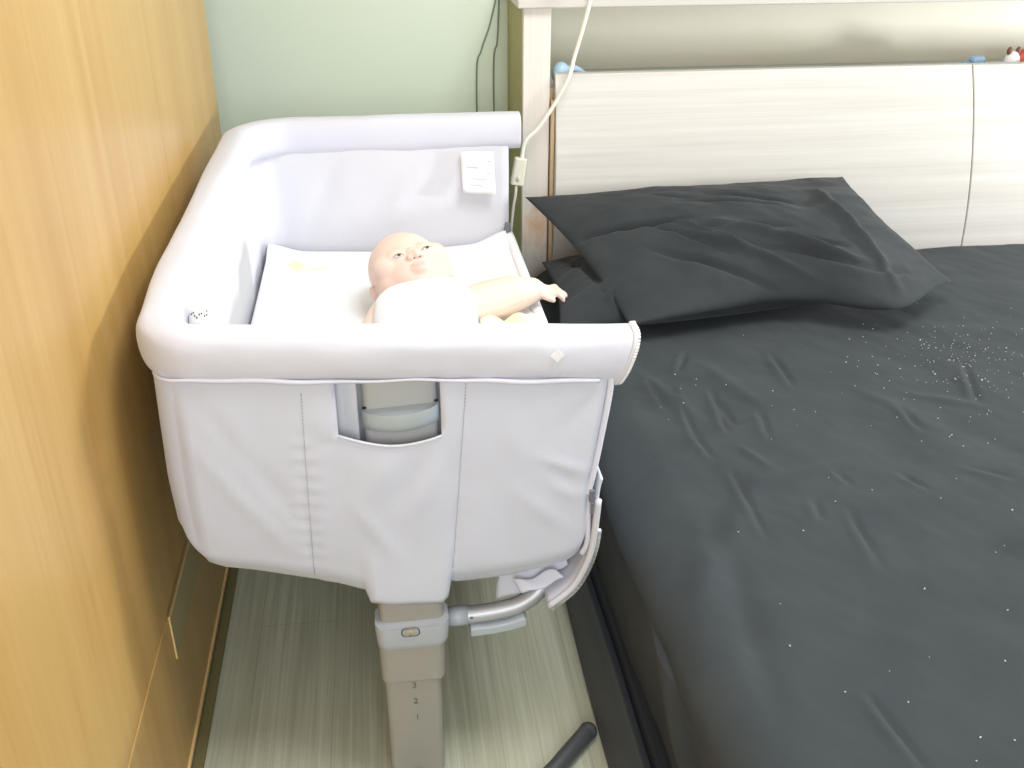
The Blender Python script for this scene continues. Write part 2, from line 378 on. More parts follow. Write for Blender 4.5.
folds = [((.40, 1.08), (.62, 1.40), .020, .006), ((.37, .95), (.46, 1.25), .022, .008), ((.44, .85), (.50, 1.28), .024, -.007), ((.44, 1.48), (.74, 1.60), .016, .004),
         ((.40, 1.42), (.60, 1.52), .014, .004), ((.56, 1.36), (.80, 1.42), .016, .004), ((.60, 1.25), (1.0, 1.34), .03, .004), ((.9, 1.7), (1.0, 1.5), .02, .004),
         ((1.0, 1.65), (1.12, 1.58), .014, .006), ((.5, 1.8), (.56, 1.6), .016, .005), ((.64, 1.82), (.70, 1.62), .018, .005), ((.8, 1.2), (1.3, 1.1), .03, .004),
         ((.75, 1.0), (1.0, .8), .03, .004), ((1.15, 1.95), (1.4, 1.9), .03, .004), ((.56, 1.74), (.54, 1.6), .010, .004), ((.60, 1.50), (.64, 1.40), .010, .004)]
def sheet_h(x, y):
    h = .006*fbm((x*2.2, y*2.0, 3), 3)+.0022*fbm((x*11+y*4, y*7, 1), 3)
    # folds that run out from the edge
    h += .002*max(0, fbm((x*5+y*6, (y-x)*1.2, 9), 2))
    for a, b in creases: h += ridge((x, y), a, b, .0065, -.0042)+ridge((x+.012, y), a, b, .009, .0028)
    for a, b, w, s in folds: h += ridge((x, y), a, b, w, s*.9)
    return h
def bedfn(u, v):
    y = -.35+v*(2.425+.35)
    # profile across: side up then top
    if u < .12:
        t = u/.12; z = .10+t*(BT-.075-.10)
        x = .356+.006*math.sin(t*3)
        n = .010*fbm((y*3.0, z*2.5, 7), 3)+.010*math.sin(y*5+z*3)*smooth(0, .4, t)
        n += .018*math.exp(-((z-.33)/.06)**2)*(-1 if 0 else .3)
        # long vertical fold seen near the camera
        n += ridge((y, z), (.75, .15), (1.15, .42), .035, .022)
        return (x-n+.012, y, z)
    elif u < .24:
        t = (u-.12)/.12; a = t*math.pi/2
        R_ = .095
        x = .362+R_-(R_)*math.cos(a); z = BT-.075+.075*math.sin(a)
        n = .010*fbm((y*3.0, z*2.5, 7), 3)*(1-t)+.010*math.sin(y*5+z*3)*(1-t)
        return (x-n, y, z+sheet_h(x, y)*t)
    t = (u-.24)/.76; x = .457+t*(2.15-.457)
    z = BT+sheet_h(x, y)
    if x > 2.1: z -= (x-2.1)*3
    return (x, y, z)
bm = bmesh.new()
def bed_uv(u, v):
    # finer sampling where the camera sees the sheet
    uu = u*.32/.45 if u < .45 else .32+(u-.45)/.55*.68
    return bedfn(uu, v)
grid(bm, bed_uv, 430, 470)
# close the back and underside simply
o = finish('mattress', bm, M['black'], bed); o['label'] = 'mattress in a rumpled black sheet'; solid(o, .004, -1)
bm = bmesh.new(); box(bm, .375, 2.1, -.34, 2.41, .19, .40); finish('mattress_core', bm, M['black'], bed, False)
bm = bmesh.new()
def basefn(u, v):
    y = -.33+v*2.74; z = .185*(1-u)
    x = .330+.004*fbm((y*2, z*4, 2), 2)+.010*smooth(.6, 1, 1-u)
    return (x, y, z)
grid(bm, basefn, 14, 90); bmesh.ops.translate(bm, verts=bm.verts, vec=(0, 0, 0))
o = solid(finish('bed_skirt', bm, M['navy'], bed), .008, 0); o['label'] = 'dark navy valance'
bm = bmesh.new(); box(bm, .36, 2.12, -.33, 2.42, 0.0, .188); bevel(finish('bed_base', bm, M['navy'], bed, False), .01)

# lint
bm = bmesh.new()
for i in range(300):
    if i < 200: x = random.gauss(1.19, .10); y = random.gauss(1.78, .12)
    else: x = random.uniform(.5, 1.7); y = random.uniform(.75, 2.0)
    if i > 290: x = random.gauss(.95, .1); y = random.gauss(1.75, .08)
    s = random.uniform(.0005, .0013)*(1.5 if random.random() < .12 else 1)
    if x < .47 or x > 2.0 or y > 2.3: continue
    z = BT+sheet_h(x, y)+.001
    ang = random.random()*3
    q = Matrix.Translation((x, y, z)) @ Matrix.Rotation(ang, 4, 'Z') @ Matrix.Diagonal((s*random.uniform(1, 2), s, s*.8, 1))
    bmesh.ops.create_icosphere(bm, subdivisions=1, radius=1, matrix=q)
tag(finish('lint_specks', bm, M['lint']), 'tiny white lint specks scattered over the black bed sheet', 'lint', None, 'stuff')

# ------------------------------------------------------------------ pillows
def pillow(name, corners, thick, label, seed, folds=(), z_floor=None, nu=110, nv=80, pinch=.10, bulge=0):
    A, B, Cc, Dd = [V(c) for c in corners]     # back-left, back-right, front-right, front-left
    bm = bmesh.new()
    nrm = (B-A).cross(A-Dd).normalized()
    if nrm.z < 0: nrm = -nrm
    def base(u, v):
        # edges bow inwards a little between the corners
        uu = u; vv = v
        bu = pinch*math.sin(math.pi*u)*(1-2*v)*.35
        bv = pinch*math.sin(math.pi*v)*(1-2*u)*.25
        uu = u+bv; vv = v+bu
        p = (A*(1-uu)+B*uu)*(1-vv)+(Dd*(1-uu)+Cc*uu)*vv
        if bulge: p.y -= bulge*math.exp(-((u-.74)/.17)**2)*vv*vv
        return p
    def prof(u, v):
        a = max(0, 4*u*(1-u)); b = max(0, 4*v*(1-v)); return (a**.55)*(b**.6)
    for side in (1, -1):
        def fn(u, v):
            p = base(u, v); h = prof(u, v)*thick*(.62 if side > 0 else .38)
            w = 0
            if side > 0:
                em = min(1, prof(u, v)*3)
                w = em*(.007*fbm((u*5+seed, v*5, seed), 3)+.004*fbm((u*3+v*9, v*3-u*4, seed+4), 3))
                for a, b, wd_, s in folds: w += em*ridge((u*1.4, v), (a[0]*1.4, a[1]), (b[0]*1.4, b[1]), wd_*.8, s*1.1)
            q = p+nrm*(h*side+w)
            if z_floor is not None and q.z < z_floor: q.z = z_floor+(q.z-z_floor)*.0
            return q
        grid(bm, fn, nu, nv)
    bmesh.ops.remove_doubles(bm, verts=bm.verts, dist=.0006)
    o = finish(name, bm, M['blackpillow']); return tag(o, label, 'pillow', 'black pillows on the bed')
pillow('pillow', [(.372, 2.31, .505), (1.10, 2.38, .500), (.98, 2.02, .49), (.352, 1.93, .490)], .15,
       'lower black pillow lying flat, sticking out on the left beneath the other pillow', 3,
       [((.05, .1), (.18, .95), .02, -.012), ((.1, .9), (.5, .6), .03, .012)], z_floor=.455)
pillow('pillow', [(.338, 2.37, .652), (1.160, 2.40, .665), (1.300, 2.060, .512), (.50, 1.915, .505)], .13,
       'upper black pillow leaning on the headboard, with long creases across it', 8,
       [((.0, .42), (.32, .47), .020, -.030), ((.36, .3), (.62, .42), .012, -.014), ((.3, .2), (.4, .28), .012, -.012), ((.2, .45), (.36, .75), .014, -.016), ((.28, .45), (.42, .8), .014, .012), ((.5, .65), (.72, .72), .014, -.016), ((.3, .55), (.6, .60), .016, -.010), ((.45, .25), (.68, .38), .018, -.018), ((.25, .55), (.55, .92), .03, .018),
        ((.15, .62), (.45, .98), .022, -.016), ((.4, .55), (.75, .85), .035, .02), ((.45, .72), (.85, .88), .022, -.02), ((.82, .25), (.78, .95), .03, .018)],
       z_floor=.46, bulge=.13)

# ------------------------------------------------------------------ bassinet
bs = tag(empty('bassinet', (0, 1.8, 0)), 'pale grey bedside bassinet on a height-adjustable leg, open on the side facing the bed', 'bassinet')
RZ = .817
# U-shaped plan path, from the right end of the front, round the left side, to the right end of the back
def upath(xl, xr, yf, yb, rf, rb, nf=40, nl=44, nb=30, nc=12):
    pts = []
    for i in range(nf): pts.append((xr+(xl+rf-xr)*i/nf, yf))
    for i in range(nc): a = math.pi/2*i/nc; pts.append((xl+rf-rf*math.sin(a), yf+rf-rf*math.cos(a)))
    for i in range(nl): pts.append((xl, yf+rf+(yb-rb-yf-rf)*i/nl))
    for i in range(nc): a = math.pi/2*i/nc; pts.append((xl+rb-rb*math.cos(a), yb-rb+rb*math.sin(a)))
    for i in range(nb+1): pts.append((xl+rb+(xr-xl-rb)*i/nb, yb))
    return pts
rp = upath(-.319, .322, 1.262, 2.375, .056, .12, 60, 70, 44, 16)
N = len(rp)
def rimz(x, y):
    return RZ-(.004+.034*(x+.31)/.63+.006)*smooth(1.50, 1.27, y)
def rim_frame(i):
    p = V((*rp[i], rimz(*rp[i]))); a = V(rp[min(i+1, N-1)]); b = V(rp[max(i-1, 0)]); t = (a-b).normalized()
    return p, V((-t.y, t.x, 0))*(1)
bm = bmesh.new(); K = 28; rings = []
for i in range(N):
    p, nn = rim_frame(i)
    front = i < 62; s = i/62
    ring = []
    for k in range(K):
        a = 2*math.pi*k/K; ca, sa = math.cos(a), math.sin(a)
        e_ = .72
        fq = smooth(1.5, 1.27, rp[i][1])
        hx = (.033-.003*fq)*math.copysign(abs(ca)**e_, ca); hz = (.041-.004*fq)*math.copysign(abs(sa)**e_, sa)
        # wrinkles
        w = .0022*fbm((i*.07, math.cos(a)*1.2, math.sin(a)*1.2), 3)
        if 18 < i < 30: w += .0015*math.sin(i*1.3)*max(0, -sa+.2)
        if hz < 0 : hz *= 1.06
        if i < 9: # flap widens at the open end
            q = (9-i)/9.0
            if sa < 0: hz *= 1+.22*q
            hx *= 1-.15*q
        pos = p+nn*(hx+w*ca)+V((0, 0, hz+w*sa))
        if front and i < 5: pos.x += (5-i)/5*(.012*(hz/.04)-.002+.006*abs(ca))
        ring.append(bm.verts.new(pos))
    rings.append(ring)
def endrings(ring, sx):
    c_ = sum((q.co for q in ring), V((0, 0, 0)))/len(ring); out = []
    for dx, sc_ in ((.0012, 1.0), (.0022, .97), (.0026, .8)):
        out.append([bm.verts.new(c_+(q.co-c_)*sc_+V((sx*dx, 0, 0))) for q in ring])
    return out
e0 = endrings(rings[0], 1); e1 = endrings(rings[-1], 1)
rim_end = [tuple(q.co) for q in e0[0]]
rings = e0[::-1]+rings+e1
for A, B in zip(rings, rings[1:]):
    for k in range(K): bm.faces.new((A[k], A[(k+1) % K], B[(k+1) % K], B[k]))
bm.faces.new(rings[0]); bm.faces.new(rings[-1])
rimo = subsurf(finish('padded_rim', bm, M['rim'], bs), 1)
# zipper teeth round the open front end of the rim
def teeth(pts, step, size, name, mat, parent, out):
    bm = bmesh.new(); L = 0; nxt = 0
    for a, b in zip(pts, pts[1:]):
        a = V(a); b = V(b); d = (b-a).length; t = (b-a).normalized()
        while nxt < L+d:
            p = a.lerp(b, (nxt-L)/d); n_ = V(out)
            sx = t*size*.32; sy = n_.normalized()*size*.6; sz = t.cross(n_).normalized()*size*.5
            vs = [bm.verts.new(p+sx*i+sy*j+sz*k) for i in (-1, 1) for j in (-1, 1) for k in (-1, 1)]
            for f in ((0, 1, 3, 2), (4, 6, 7, 5), (0, 4, 5, 1), (2, 3, 7, 6), (0, 2, 6, 4), (1, 5, 7, 3)): bm.faces.new([vs[q] for q in f])
            nxt += step
        L += d
    o = finish(name, bm, mat, parent, False); return o
ring0 = [v_[:] for v_ in rim_end]
mid = sum((V(q) for q in ring0), V((0, 0, 0)))/len(ring0)
arc = [V(q) for q in ring0 if q[1] <= mid.y+.012]
arc.sort(key=lambda q: -math.atan2(q.z-mid.z, -(q.y-mid.y)+.0001))
arc = [mid+(q-mid)*1.0+V((.000, 0, 0)) for q in arc]
bm = bmesh.new(); tube(bm, arc, .0035, 8); finish('zipper_tape', bm, M['zip'], rimo)
teeth([q+V((.0035, 0, 0)) for q in arc], .0046, .0055, 'zipper_teeth', M['white'], rimo, (1, 0, 0))
# diamond tag
bm = bmesh.new(); s = .010
vs = [bm.verts.new(q) for q in [(.222+a*s, 1.2290, .786+b*s) for a, b in ((-1, 0), (0, -1), (1, 0), (0, 1))]]
bm.faces.new(vs); o = solid(finish('diamond_tag', bm, M['sheetwhite'], rimo, False), .0015); o['label'] = 'small white diamond tag'

# outer cover: front panel with a pocket opening, left side, back
Zt = .79
zb = [(-.32, .505), (-.312, .480), (-.298, .462), (-.27, .447), (-.22, .435), (-.14, .410), (-.10, .396), (-.06, .378), (-.03, .371), (.055, .365), (.0585, .376), (.066, .384), (.12, .386), (.18, .390), (.24, .400), (.275, .410), (.29, .424), (.30, .452)]
OX0, OX1 = -.084, .060
xs = [.300]+[.300-(.300-OX1)*i/26 for i in range(1, 27)]+[OX1-(OX1-OX0)*i/16 for i in range(1, 17)]+[OX0-(OX0+.255)*i/20 for i in range(1, 21)]
cut0, cut1 = 26, 42
plan = [(x, 1.245) for x in xs]
rr = .035
xs = [x if x > OX0 else OX0+(x-OX0)*(.292+OX0)/(.255+OX0) for x in xs]
plan = [(x, 1.245) for x in xs]
for i in range(1, 13):
    a = math.pi/2*i/12; plan.append((-.292-rr*math.sin(a), 1.245+rr*(1-math.cos(a))))
for i in range(1, 41): plan.append((-.327, 1.280+(2.30-1.280)*i/40))
for i in range(1, 13):
    a = math.pi/2*i/12; plan.append((-.327+.085*(1-math.cos(a)), 2.30+.085*math.sin(a)))
for i in range(1, 31): plan.append((-.242+(.300+.242)*i/30, 2.385))
NP = len(plan); nf = len(xs)
def zopen(x): 
    t = (x-OX0)/(OX1-OX0); return .677-.012*t-.016*math.sin(math.pi*max(0, min(1, t)))
R0, R1 = 8, 40
fr = [((-.29, .78), (-.14, .52), .012, -.004), ((-.30, .70), (-.16, .47), .010, .004), ((-.24, .74), (-.20, .60), .012, .003),
      ((-.12, .72), (-.09, .67), .007, .0045), ((-.125, .66), (-.08, .67), .006, -.003),
      ((-.01, .645), (-.06, .56), .012, .0045), ((.03, .63), (-.02, .54), .012, -.0045), ((.05, .62), (.01, .52), .010, .004),
      ((-.07, .56), (-.01, .45), .009, .005), ((-.075, .62), (-.11, .50), .012, -.003),
      ((.075, .74), (.07, .62), .007, .006), ((.062, .70), (.055, .60), .006, -.004), ((.10, .50), (.09, .40), .010, .003),
      ((.20, .62), (.275, .585), .007, .005), ((.21, .60), (.27, .56), .006, -.004), ((.22, .57), (.27, .535), .007, .004),
      ((.28, .72), (.24, .66), .010, -.004), ((.23, .70), (.29, .74), .010, .004), ((.16, .57), (.26, .47), .012, .004), ((.14, .70), (.2, .6), .02, .003)]
def coverpt(i, j):
    x, y = plan[i]
    c_b = interp(zb, x) if i < nf+12 else .475-.03*smooth(0, 10, i-nf-12)
    if i >= nf+12+40: c_b = .44
    zo = zopen(x)
    zo = max(zo, c_b+.05)
    if j <= R0: z = Zt+(zo-Zt)*j/R0; q = (Zt-z)/(Zt-c_b)
    elif j <= R0+R1: z = zo+(c_b-zo)*(j-R0)/R1; q = (Zt-z)/(Zt-c_b)
    else: z = c_b; q = 1
    # sides lean in towards the bottom; right edge follows the zip line
    if i < nf:
        xr = interp([(.38, .268), (.42, .279), (.47, .278), (.56, .274), (.72, .296), (.80, .302)], z)
        if x > .06: x = .06+(x-.06)*(xr-.06)/.24
        y -= .010*math.sin(math.pi*min(1, q))*(1 if x < .06 else .6)
        for a, b, w, s in fr: y -= ridge((x, z), a, b, w, s*.62)
        y -= .0022*fbm((x*9, z*6, 2), 3)
        # gathered seams
        for sx in (-.128-.012*q, .100-.032*q):
            d = abs(x-sx)
            y += .0025*math.exp(-(d/.004)**2)
            y += .0011*math.sin(z*260+x*40)*math.exp(-(d/.016)**2)*(1 if sx < 0 else .35)
        # roll under at the bottom
        # hollow toward the post flap
        if -.06 <= x <= .063: y -= .010*smooth(.7, 1, q)
    elif i < nf+12+40+6:
        x -= .004*math.sin(math.pi*q)
        x += .003*fbm((y*5, z*5, 1), 3)
    else:
        pass
    a_ = V(plan[min(i+1, NP-1)]); b_ = V(plan[max(i-1, 0)]); d_ = (a_-b_).normalized(); inn = V((d_.y, -d_.x))
    k = max(0, j-R0-R1)
    flap = -.065 <= x <= .065 and i < nf
    o_ = 0 if flap else .018*smooth(.88, 1, q)**2
    o_ += (.002 if flap else .022)*k
    x += inn.x*o_; y += inn.y*o_; z += .003*k
    return (x, y, z)
bm = bmesh.new()
vs = [[bm.verts.new(coverpt(i, j)) for j in range(R0+R1+3)] for i in range(NP)]
for i in range(NP-1):
    for j in range(R0+R1+2):
        if cut0 <= i < cut1 and j < R0: continue
        bm.faces.new((vs[i][j], vs[i+1][j], vs[i+1][j+1], vs[i][j+1]))
cover = solid(finish('fabric_cover', bm, M['fabric'], bs), .003, 0); 
# piping along pocket lip and seam threads
def surf_line(fi, name, r, mat, off=.0022):
    bm = bmesh.new(); tube(bm, [V(p)+V((0, -off, 0)) for p in fi], r, 8); return finish(name, bm, mat, cover)
surf_line([coverpt(i, R0) for i in range(cut0, cut1+1)], 'pocket_piping', .0022, M['rim'])
def vert_line(x0, jr=range(1, R0+R1)):
    out = []
    for j in jr:
        best = min(range(nf), key=lambda i: abs(coverpt(i, j)[0]-x0(j)))
        q = j/(R0+R1); p = coverpt(best, j); out.append((x0(j), p[1], p[2]))
    return out
# dashed stitches down both seams
for fx in (lambda q: -.128-.012*q, lambda q: .100-.032*q):
    bm = bmesh.new()
    pts = []
    for k in range(60):
        z = .745-(.745-.425)*k/59
        # evaluate the cover surface nearest this x, z
        xq = fx((Zt-z)/(Zt-.40))
        cand = None
        for i in range(nf):
            px = coverpt(i, 1)[0]
            if cand is None or abs(px-xq) < abs(coverpt(cand, 1)[0]-xq): cand = i
        jj = min(range(1, R0+R1), key=lambda j: abs(coverpt(cand, j)[2]-z))
        p = coverpt(cand, jj); pts.append(V((xq, p[1]-.0028, z)))
    for a, b in zip(pts[::1], pts[1::1]):
        m = a.lerp(b, .5); d = (b-a)*.28
        tube(bm, [m-d, m+d], .0007, 5)
    finish('seam_stitches', bm, M['stitch'], cover)
# welt under the rim: loose fold of fabric
bm = bmesh.new()
wp = [V((x, 1.236, .7395-(x-.285)*.062+.0015*math.sin(x*22+.6)+.0008*math.sin(x*60))) for x in [.285-.01*i for i in range(57)]]
wp += [V((-.285-.040*math.sin(a), 1.276-.040*math.cos(a), .776)) for a in [math.pi/2*k/8 for k in range(1, 9)]]
wp += [V((-.325, 1.276+.02*k, .776)) for k in range(1, 20)]
tube(bm, wp, lambda t: .0030+.0010*math.sin(t*14), 10); o = finish('rim_hem', bm, M['rim'], bs)

# right front edge: zip tape that runs down the side of the panel
ez = [(.300, 1.243, .775), (.298, 1.241, .72), (.289, 1.24, .65), (.279, 1.238, .585), (.272, 1.238, .545)]
bm = bmesh.new(); tube(bm, catmull([V(p)+V((.004, .004, 0)) for p in ez]), .0055, 8); finish('edge_piping', bm, M['rim'], bs)
ez2 = [(.276, 1.245, .56), (.278, 1.243, .50), (.279, 1.244, .455), (.272, 1.248, .43)]
bm = bmesh.new(); tube(bm, catmull(ez2), .0045, 8); finish('edge_piping', bm, M['rim'], bs)

# inner liner
lp = upath(-.298, .294, 1.30, 2.352, .05, .06, 30, 44, 30, 10)
bm = bmesh.new(); NL = len(lp)
def linerpt(i, j, n=26):
    x, y = lp[i]; zt_ = min(.80, rimz(x, 1.26)) if y < 1.45 else .80; z = zt_-(zt_-.445)*j/n
    t = i/(NL-1)
    a = V(lp[min(i+1, NL-1)]); b = V(lp[max(i-1, 0)]); d = (a-b).normalized(); nn = V((-d.y, d.x))
    w = .004*fbm((i*.12, z*4, 5), 3)
    if y > 2.3:   # long soft diagonal pulls on the back panel
        w += ridge((x, z), (-.10, .78), (-.20, .56), .018, .006)+ridge((x, z), (.10, .77), (-.02, .57), .02, -.006)+ridge((x, z), (.20, .74), (.12, .57), .016, .005)
    return (x+nn.x*w, y+nn.y*w, z)
vs = [[bm.verts.new(linerpt(i, j)) for j in range(27)] for i in range(NL)]
for i in range(NL-1):
    for j in range(26): bm.faces.new((vs[i][j], vs[i+1][j], vs[i+1][j+1], vs[i][j+1]))
solid(finish('inner_liner', bm, M['liner'], bs), .004, 0)
bm = bmesh.new(); prism_z(bm, rrect(-.008, 1.825, .292, .535, .05), .418, .442); bevel(finish('base_board', bm, M['fabric'], bs), .006)
# care label on back panel
bm = bmesh.new()
grid(bm, lambda u, v: (.180+.078*u+.003*v, 2.338-.004*u-.014*v*v, .777-.095*v-.006*u*v), 8, 8)
cl = solid(finish('care_label', bm, M['white'], bs), .001); cl['label'] = 'white care label'
bm = bmesh.new()
for r_, (a, b) in enumerate(((.62, .9), (.15, .5), (.6, .85), (.2, .75), (.15, .6))):
    u0, u1 = a, b; v_ = .22+.14*r_
    grid(bm, lambda u, v: (.180+.078*(u0+(u1-u0)*u)+.003*v_, 2.3368-.004*u-.014*v_*v_, .777-.095*(v_+.03*v)-.006*u*v_), 2, 1)
o = finish('label_print', bm, mat_plain('pale_print', (205, 206, 216), .7), cl)
# buckle at the back right, strap tab at the left
bk = empty('corner_buckle', (0, 0, 0)); D.objects.remove(bk)
bm = bmesh.new(); prism_z(bm, rrect(.290, 2.332, .008, .008, .004), .580, .602, .8, (.292, 2.325)); bevel(finish('buckle', bm, M['buckle'], bs, False), .002)
bm = bmesh.new(); box(bm, -.289, -.282, 1.43, 1.455, .735, .80); bevel(finish('strap_tab', bm, M['white'], bs, False), .002)
bm = bmesh.new(); box(bm, -.282, -.272, 1.425, 1.46, .728, .745); bevel(finish('strap_tab', bm, M['white'], bs, False), .003)

# dropped side: hangs from the low edge and rolls under
prof = catmull([(.296, 0, .572), (.292, 0, .55), (.289, 0, .50), (.285, 0, .45), (.274, 0, .408), (.254, 0, .370), (.219, 0, .338)], 6)
bm = bmesh.new()
def dropfn(u, v):
    p = prof[int(round(u*(len(prof)-1)))]
    y = 1.240+v*1.12
    return (p.x+.004*fbm((y*5, u*4, 3), 2)*math.sin(v*math.pi), y, p.z+.004*math.sin(v*20)*(u > .8)*.5)
grid(bm, dropfn, len(prof)-1, 60)
ds = solid(finish('dropped_side', bm, M['fabric'], bs), .004, 0); ds['label'] = 'unzipped side panel hanging down'
ed = [(p.x+.001, 1.238, p.z) for p in prof[8:]]
bm = bmesh.new(); tube(bm, [V(p) for p in ed], .0055, 8); finish('zipper_tape', bm, M['zip'], ds)
bm = bmesh.new()
for a, b in zip(ed[::1], ed[1::1]):
    a = V(a); b = V(b); t = (b-a).normalized(); n_ = V((t.z, 0, -t.x))
    if n_.x < 0: n_ = -n_
    for k in range(4):
        p = a.lerp(b, k/4)+n_*.0075
        if p.z > .48: continue
        vsx = [bm.verts.new(p+t*.0016*i+n_*.0022*j+V((0, .003, 0))*kk) for i in (-1, 1) for j in (-1, 1) for kk in (-1, 1)]
        for f in ((0, 1, 3, 2), (4, 6, 7, 5), (0, 4, 5, 1), (2, 3, 7, 6), (0, 2, 6, 4), (1, 5, 7, 3)): bm.faces.new([vsx[q] for q in f])
finish('zipper_teeth', bm, M['white'], ds, False)
# crumpled corner between panel and tube
bm = bmesh.new()
def crf(u, v):
    x = .150+.108*u-.008*v*(1-u)
    return (x+.002*math.sin(v*6), 1.284+.006*math.sin(u*7+v*3), .402-v*(.064*(1-u)**.8+.016)+.003*math.sin(u*12)*v)
grid(bm, crf, 16, 12); solid(finish('fabric_gusset', bm, M['fabric'], ds), .003)
bm = bmesh.new()
grid(bm, lambda u, v: (.178+.070*u-.012*v, 1.256+.012*v-.004*math.sin(u*6), .352+.022*u+.020*v*(1-u*.5)+.004*math.sin(u*8+v)), 12, 4); subsurf(solid(finish('gusset_fold', bm, M['fabric'], ds), .004))
# zip pull
bm = bmesh.new(); box(bm, .277, .285, 1.232, 1.238, .535, .556); box(bm, .2790, .2835, 1.2295, 1.2325, .515, .536); bevel(finish('zip_pull', bm, M['buckle'], ds, False), .001)
# low side wall at the mattress edge
bm = bmesh.new(); tube(bm, [V((.294, 1.31+1.03*k/40, .567)) for k in range(41)], .0125, 14); finish('low_side', bm, M['sheetwhite'], bs)
bm = bmesh.new(); grid(bm, lambda u, v: (.2955, 1.31+1.03*v, .44+.12*u), 4, 20); solid(finish('low_side', bm, M['liner'], bs), .004)

# legs (front and back) -------------------------------------------------------
def leg(y, sgn, name_sfx=False):
    def P(nm, pts, z0, z1, sc, mat, bv=.003, par=None):
        bm = bmesh.new(); prism_z(bm, pts, z0, z1, sc, (0.001, y)); o = finish(nm, bm, mat, par or bs, True)
        o.data.set_sharp_from_angle(angle=math.radians(50)); bevel(o, bv, 2); return o
    yc = y
    tubeo = P('leg_tube', rrect(0.0, yc, .0455, .020, .012), 0.001, .23, 1.0, M['warmplastic'])
    P('leg_sleeve', rrect(0.001, yc, .051, .025, .014), .216, .300, 1.03, M['warmplastic'])
    upper = P('leg_post', rrect(0.004, yc+(.036 if y < 2 else 0), .0535, .024 if y < 2 else .016, .012), .30, .765 if y < 2 else .415, 1.0, M['greypost'])
    return tubeo, upper
lt, up = leg(1.250, -1)
leg(2.348, 1)
# curved collar on the front leg
def collar(y):
    bm = bmesh.new(); pts = rrect(.003, y, .0575, .029, .017, 8)
    def ring(z0, dz, sc=1.0):
        out = []
        for x, yy in pts:
            sag = dz*math.cos(min(1, abs(x)/.0575)*math.pi/2)
            out.append(bm.verts.new((.003+(x-.003)*sc, y+(yy-y)*sc, z0-sag)))
        return out
    rs = [ring(.333, .009, .93), ring(.335, .009, 1.0), ring(.330, .010, 1.012), ring(.303, .010, .985), ring(.294, .007, .965), ring(.291, .007, .9)]
    n = len(pts)
    for A, B in zip(rs, rs[1:]):
        for k in range(n): bm.faces.new((A[k], A[(k+1) % n], B[(k+1) % n], B[k]))
    bm.faces.new(rs[0]); bm.faces.new(rs[-1][::-1])
    o = finish('leg_collar', bm, M['plastic'], bs); o.data.set_sharp_from_angle(angle=math.radians(45)); return o
bm = bmesh.new(); prism_z(bm, rrect(.003, 1.257, .0505, .018, .012), .30, .385); o = finish('leg_neck', bm, M['warmplastic'], bs); o.data.set_sharp_from_angle(angle=math.radians(50))
c1 = collar(1.250); collar(2.348)
bm = bmesh.new()
pp_ = rrect(0, 0, .0160, .0095, .009, 6)
a = [bm.verts.new((x, 1.2212, .324+z)) for x, z in pp_]; b = [bm.verts.new((x*.8, 1.2195, .324+z*.72)) for x, z in pp_]
for k in range(len(pp_)): bm.faces.new((a[k], a[(k+1) % len(pp_)], b[(k+1) % len(pp_)], b[k]))
bm.faces.new(a); bo = finish('lock_window', bm, mat_plain('dark_grey_recess', (112, 114, 112), .5), c1)
bm = bmesh.new(); ellipsoid(bm, (.0, 1.2205, .324), (.0095, .002, .0056)); box(bm, -.0015, .0015, 1.2180, 1.2205, .3195, .3285); finish('lock_button', bm, M['button'], c1)
# height numbers on the leg tube
for txt, z, x in (('3', .204, .001), ('2', .170, .002), ('1', .134, .0035)):
    cu = D.curves.new('height_number', 'FONT'); cu.body = txt; cu.size = .017; cu.align_x = 'CENTER'; cu.align_y = 'CENTER'; cu.extrude = .0003
    o = D.objects.new('height_number', cu); col.objects.link(o); bpy.context.view_layer.update()
    me = D.meshes.new_from_object(o.evaluated_get(bpy.context.evaluated_depsgraph_get()))
    D.objects.remove(o); me.name = 'height_number'
    me.materials.clear(); me.materials.append(M['ink'])
    me.transform(Matrix.Translation((x, 1.2293-1.8, z)) @ Matrix.Rotation(math.pi/2, 4, 'X'))
    # into the tube's frame (same origin as the bassinet)
    o = D.objects.new('height_number', me); col.objects.link(o); o.parent = lt; o['label'] = 'small grey number '+txt
# release handle in the pocket
bm = bmesh.new()
hp = []
for k in range(25):
    t = k/24; x = -.050+.108*t; hp.append((x, 1.259-.022*(math.sin(math.pi*t)**.45)))
n = len(hp)
lay = []
for z, g in ((.701, .0), (.704, -.002), (.688, -.002), (.676, .004), (.672, .008)):
    lay.append([bm.verts.new((x, min(1.262, y+g), z-.004*math.sin(math.pi*k/24)+.006*(k/24))) for k, (x, y) in enumerate(hp)]+[bm.verts.new((hp[-1][0], 1.264, z+.006)), bm.verts.new((hp[0][0], 1.264, z))])
for A, B in zip(lay, lay[1:]):
    m = len(A)
    for k in range(m): bm.faces.new((A[k], A[(k+1) % m], B[(k+1) % m], B[k]))
bm.faces.new(lay[0]); bm.faces.new(lay[-1][::-1])
rh = finish('release_handle', bm, M['handle'], up); rh.data.set_sharp_from_angle(angle=math.radians(40)); rh['label'] = 'pale blue-grey release handle'
# pocket backing cloth
bm = bmesh.new(); grid(bm, lambda u, v: (-.10+.18*u, 1.316+.002*math.sin(u*9), .77-.18*v), 10, 8); solid(finish('pocket_backing', bm, M['fabric'], bs), .002)
bm = bmesh.new(); grid(bm, lambda u, v: (-.088+.032*u, 1.268+.002*math.sin(u*5), .775-.14*v), 6, 8); solid(finish('pocket_backing', bm, M['liner'], bs), .002)
